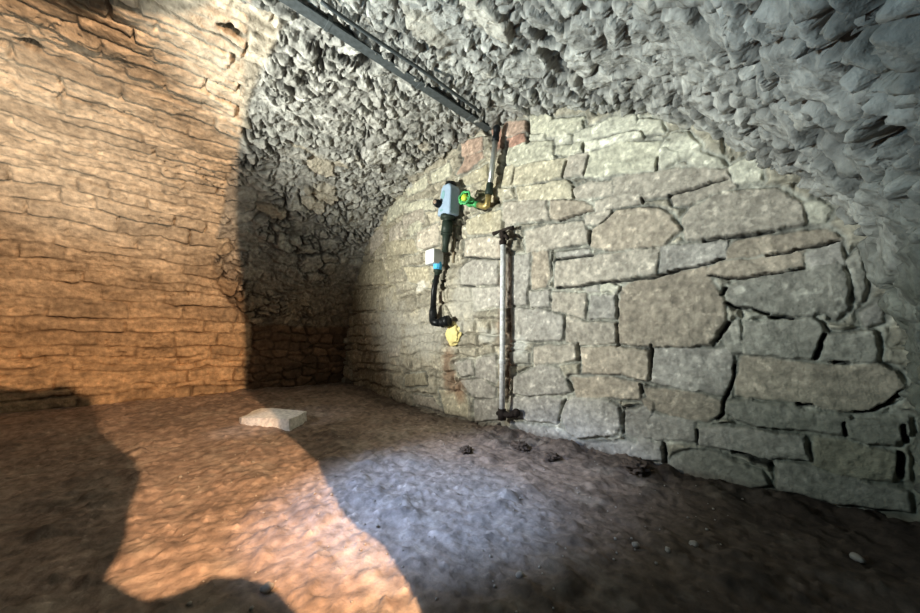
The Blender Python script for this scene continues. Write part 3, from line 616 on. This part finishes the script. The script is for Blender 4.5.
# cream foam plug in the wall
c = P3(454, 334.5, .028); bm = bmesh.new(); blob(bm, (0, 0, 0), (.115, .055, .125), 8, sub=4, amp=.28, freq=2.6)
fo = from_bm('foam_plug', bm, M_FOAM); fo.location = c; tag(fo, 'lumpy cream expanding foam plug bulging from the wall below the black drain fitting', 'foam')

# galvanised standpipe
q0 = P3(503, 243, .115); q1_ = P3(502, 416, .115)
q1_.z = max(q1_.z, .02)
sp = empty('standpipe', q1_, 'tall grey galvanised standpipe on the end wall with rusty tap on top', 'standpipe')
ls = lambda p: Vector(p)-q1_
m1 = q0.lerp(q1_, .35)+Vector((.001, 0, 0)); m2 = q0.lerp(q1_, .7)
bm = bmesh.new(); tube(bm, [ls(q0), ls(m1), ls(m2), ls(q1_)], .026); from_bm('pipe', bm, M_GALV, sp)
bm = bmesh.new(); lathe(bm, ls(m2)+Vector((0, 0, .03)), ls(m2)-Vector((0, 0, 1)), [(0, .027), (.004, .032), (.04, .032), (.044, .027)]); from_bm('collar', bm, M_GALV, sp)
bm = bmesh.new()
lathe(bm, ls(q0)+Vector((0, 0, -.02)), ls(q0)+Vector((0, 0, 1)), [(0, .03), (.01, .036), (.04, .036), (.05, .024), (.09, .022), (.10, .03), (.125, .03), (.13, .02)], 12)
blob(bm, ls(q0)+Vector((0, 0, .075)), (.04, .04, .035), 5, sub=2, amp=.3)
tube(bm, [ls(q0)+Vector((0, 0, .07)), ls(q0)+Vector((.05, -.01, .055)), ls(q0)+Vector((.075, -.02, .02))], [.02, .018, .016], 10)
tube(bm, [ls(q0)+Vector((0, 0, .07)), ls(q0)+Vector((.0, .06, .07))], .016, 10)
tp = from_bm('tap', bm, M_RUST, sp)
bm = bmesh.new(); tube(bm, [ls(q0)+Vector((-.115, -.005, .115)), ls(q0)+Vector((-.05, 0, .125)), ls(q0)+Vector((.0, 0, .122)), ls(q0)+Vector((.06, 0, .13)), ls(q0)+Vector((.12, .005, .118))], [.022, .013, .016, .013, .022], 8); from_bm('tap_handle', bm, M_RUST, tp)
bm = bmesh.new(); g0 = Vector((0, 0, .045))
tube(bm, [g0+Vector((0, 0, .02)), g0+Vector((0, 0, -.08))], .036, 12); tube(bm, [g0+Vector((0, 0, -.02)), g0+Vector((.06, .02, -.03)), g0+Vector((.13, .03, -.005))], [.03, .026, .034], 10)
blob(bm, g0+Vector((.135, .03, 0)), (.04, .035, .04), 2, sub=2, amp=.2); tube(bm, [g0+Vector((0, 0, -.03)), g0+Vector((-.07, .02, -.035))], [.022, .02], 8)
from_bm('foot_fitting', bm, M_RUST, sp)

# pale stone slab on the floor
def fz(p): return float(floor_h(p[0], p[1]))
def floor_pt(px, py):
    z = 0.0
    for _ in range(6):
        p = on_floor(px, py, z); z = fz(p)
    return Vector((p[0], p[1], z))
A = floor_pt(235, 422.5); B = floor_pt(290, 431.5); Cq = floor_pt(308, 421)
Dq = A+(Cq-B)
ctr = (A+B+Cq+Dq)/4; zf = min(v.z for v in (A, B, Cq, Dq))
e_ = (B-A); g_ = (Dq-A)
def slabpt(u, v): return A+e_*u+g_*v
out = [slabpt(*q) for q in [(0, .12), (.12, .0), (.45, -.02), (.8, .02), (.985, 0), (1, .04), (1.0, .5), (.99, .97), (.96, 1.0), (.6, 1.02), (.3, 1.0), (.08, .97), (-.02, .75), (.03, .4)]]
hts = [.075, .085, .10, .105, .11, .11, .112, .112, .112, .115, .12, .11, .09, .08]
bm = bmesh.new()
lo = [bm.verts.new(Vector((p.x, p.y, zf-.01))-Vector((ctr.x, ctr.y, zf))) for p in out]
hi = [bm.verts.new((ctr.lerp(p, .975).x-ctr.x, ctr.lerp(p, .975).y-ctr.y, h)) for p, h in zip(out, hts)]
cc = bm.verts.new((0, 0, .113)); n = len(out)
for k in range(n):
    bm.faces.new((lo[k], lo[(k+1) % n], hi[(k+1) % n], hi[k])); bm.faces.new((hi[k], hi[(k+1) % n], cc))
bm.faces.new(lo[::-1])
bmesh.ops.subdivide_edges(bm, edges=bm.edges[:], cuts=3, use_grid_fill=True)
from mathutils import noise as mn
for v in bm.verts:
    v.co += Vector((mn.noise(v.co*14), mn.noise(v.co*14+Vector((5, 0, 0))), .6*mn.noise(v.co*14+Vector((0, 7, 0)))))*.007
sl = from_bm('stone_slab', bm, M_SLAB, smooth=False); sl.location = (ctr.x, ctr.y, zf)
tag(sl, 'pale rectangular flat stone lying on the earth floor, half in warm light', 'stone')

# pebbles and clods
def pebble(name, px, py, r, label, m, group=None, cat='pebble', flat_=.65, seed=1, sub=2, sink=.25):
    p = floor_pt(px, py); bm = bmesh.new(); blob(bm, (0, 0, 0), (r, r*.8, r*flat_), seed, sub=sub, amp=.3 if sub < 4 else .75, freq=2.2 if sub < 4 else 3.2)
    o = from_bm(name, bm, m); o.location = (p.x, p.y, p.z+r*flat_*(1-sink)); o.rotation_euler = (0, 0, seed*1.3); return tag(o, label, cat, group)
GP = 'pale pebbles scattered on the floor'
pebble('pebble', 267, 591, .022, 'small pale pebble at the rim of the shadow nearest the camera', M_PEB, GP, seed=1)
pebble('pebble', 858, 561, .022, 'lone white pebble in the dark right-hand corner of the floor', M_PEB, GP, seed=2)
pebble('pebble', 636, 547, .016, 'small pale pebble right of the blue light patch, leftmost of a short row', M_PEB, GP, seed=3)
pebble('pebble', 668, 551, .014, 'small pale pebble right of the blue light patch, middle of a short row', M_PEB, GP, seed=4)
pebble('pebble', 694, 546, .018, 'small pale pebble right of the blue light patch, rightmost of a short row', M_PEB, GP, seed=5)
pebble('pebble', 520, 577, .016, 'pale pebble on the grey floor at bottom centre of the photo', M_PEB, GP, seed=6)
pebble('pebble', 180, 478, .014, 'tiny pale pebble on the warm-lit floor left of the flat stone', M_PEB, GP, seed=7)
pebble('pebble', 253, 463, .014, 'tiny pale pebble on the warm-lit floor in front of the flat stone', M_PEB, GP, seed=8)
GC = 'dark earth clods along the end wall'
pebble('earth_clod', 637, 471, .085, 'dark crumbly earth clod against the wall foot, largest of the clods', M_CLOD, GC, 'clod', .42, 11, 4)
pebble('earth_clod', 520, 449, .07, 'dark earth clod just right of the standpipe foot', M_CLOD, GC, 'clod', .42, 12, 4)
pebble('earth_clod', 552, 459, .05, 'dark earth clod below the rounded wall stone', M_CLOD, GC, 'clod', .42, 13, 4)
pebble('earth_clod', 466, 452, .05, 'dark earth clod on the floor left of the standpipe foot', M_CLOD, GC, 'clod', .42, 14, 4)
# loose grit
CLODS = [tuple(floor_pt(*c))[:2] for c in ((637, 471), (520, 449), (552, 459), (466, 452))]
rg = np.random.RandomState(3); bm = bmesh.new()
for k in range(420):
    x = rg.uniform(-1.5*S, -.12*S); y = rg.uniform(.05*S, .93*S); r = rg.uniform(.003, .009)*(.6+.4*rg.rand())
    if any((x-c0)**2+(y-c1)**2 < .03 for c0, c1 in CLODS): continue
    z = fz((x, y)); q = bmesh.ops.create_icosphere(bm, subdivisions=1, radius=r)
    for v in q['verts']: v.co = Vector((v.co.x*rg.uniform(.8, 1.2), v.co.y, v.co.z*.7))+Vector((x, y, z+r*.5))
g = from_bm('floor_grit', bm, M_PEB); tag(g, 'loose pale grit scattered over the earth floor', 'grit'); g['kind'] = 'stuff'

# ------------------------------------------------------------------ LIGHTS
def aim(o, tgt): o.rotation_euler = (Vector(tgt)-o.location).to_track_quat('-Z', 'Y').to_euler()
def spot(name, loc_, tgt, energy, color, size, blend, radius):
    l = bpy.data.lights.new(name, 'SPOT'); l.energy = energy; l.color = color; l.spot_size = math.radians(size); l.spot_blend = blend; l.shadow_soft_size = radius
    o = bpy.data.objects.new(name, l); col.objects.link(o); o.location = loc_; aim(o, tgt); return o
spot('work_lamp', LW, (-1.6*S, .2*S, CH+.0*S), 1250, (1.0, .63, .37), 110, .2, .006)
def azel(p, az, el): az, el = math.radians(az), math.radians(el); return (p[0]+math.sin(az)*math.cos(el), p[1]+math.cos(az)*math.cos(el), p[2]+math.sin(el))
CL = (-1.32*S, -.48*S, CH+.20*S)
spot('cool_lamp', CL, azel(CL, 18, 17), 880, (.99, 1.0, .91), 96, 1.0, .05)
spot('side_fill', CL, (-1.85*S, -.22*S, CH+.80*S), 100, (1.0, .92, .78), 82, 1.0, .05)  # added fill, brightens the upper left wall
spot('slab_fill', CL, tuple(on_floor(282, 424)), 95, (.92, .96, 1.0), 20, .9, .04)  # added narrow spot to brighten the stone slab
spot('blue_lamp', (-.75*S, -.45*S, CH+.60*S), tuple(on_floor(445, 486)), 620, (.52, .67, 1.0), 33, .9, .04)
spot('vault_fill', (-1.0*S, -.35*S, CH+.15*S), (.02*S, .42*S, CH+.60*S), 165, (.50, .80, 1.0), 118, 1.0, .05)  # added blue fill for the upper right vault
w = bpy.data.worlds.new('dark'); bpy.context.scene.world = w; w.use_nodes = True
w.node_tree.nodes['Background'].inputs[0].default_value = (.6, .7, .75, 1); w.node_tree.nodes['Background'].inputs[1].default_value = .012

# ------------------------------------------------------------------ CAMERA
cam = bpy.data.cameras.new('camera'); cam.sensor_width = 36; cam.lens = 36*F/920; cam.clip_start = .02
co = bpy.data.objects.new('camera', cam); col.objects.link(co); co.location = EYE
R = Matrix((rt, up, -fw)).transposed(); co.rotation_euler = R.to_euler()
sc = bpy.context.scene; sc.camera = co
sc.view_settings.view_transform = 'Standard'; sc.view_settings.look = 'None'; sc.view_settings.exposure = .15; sc.view_settings.gamma = .88
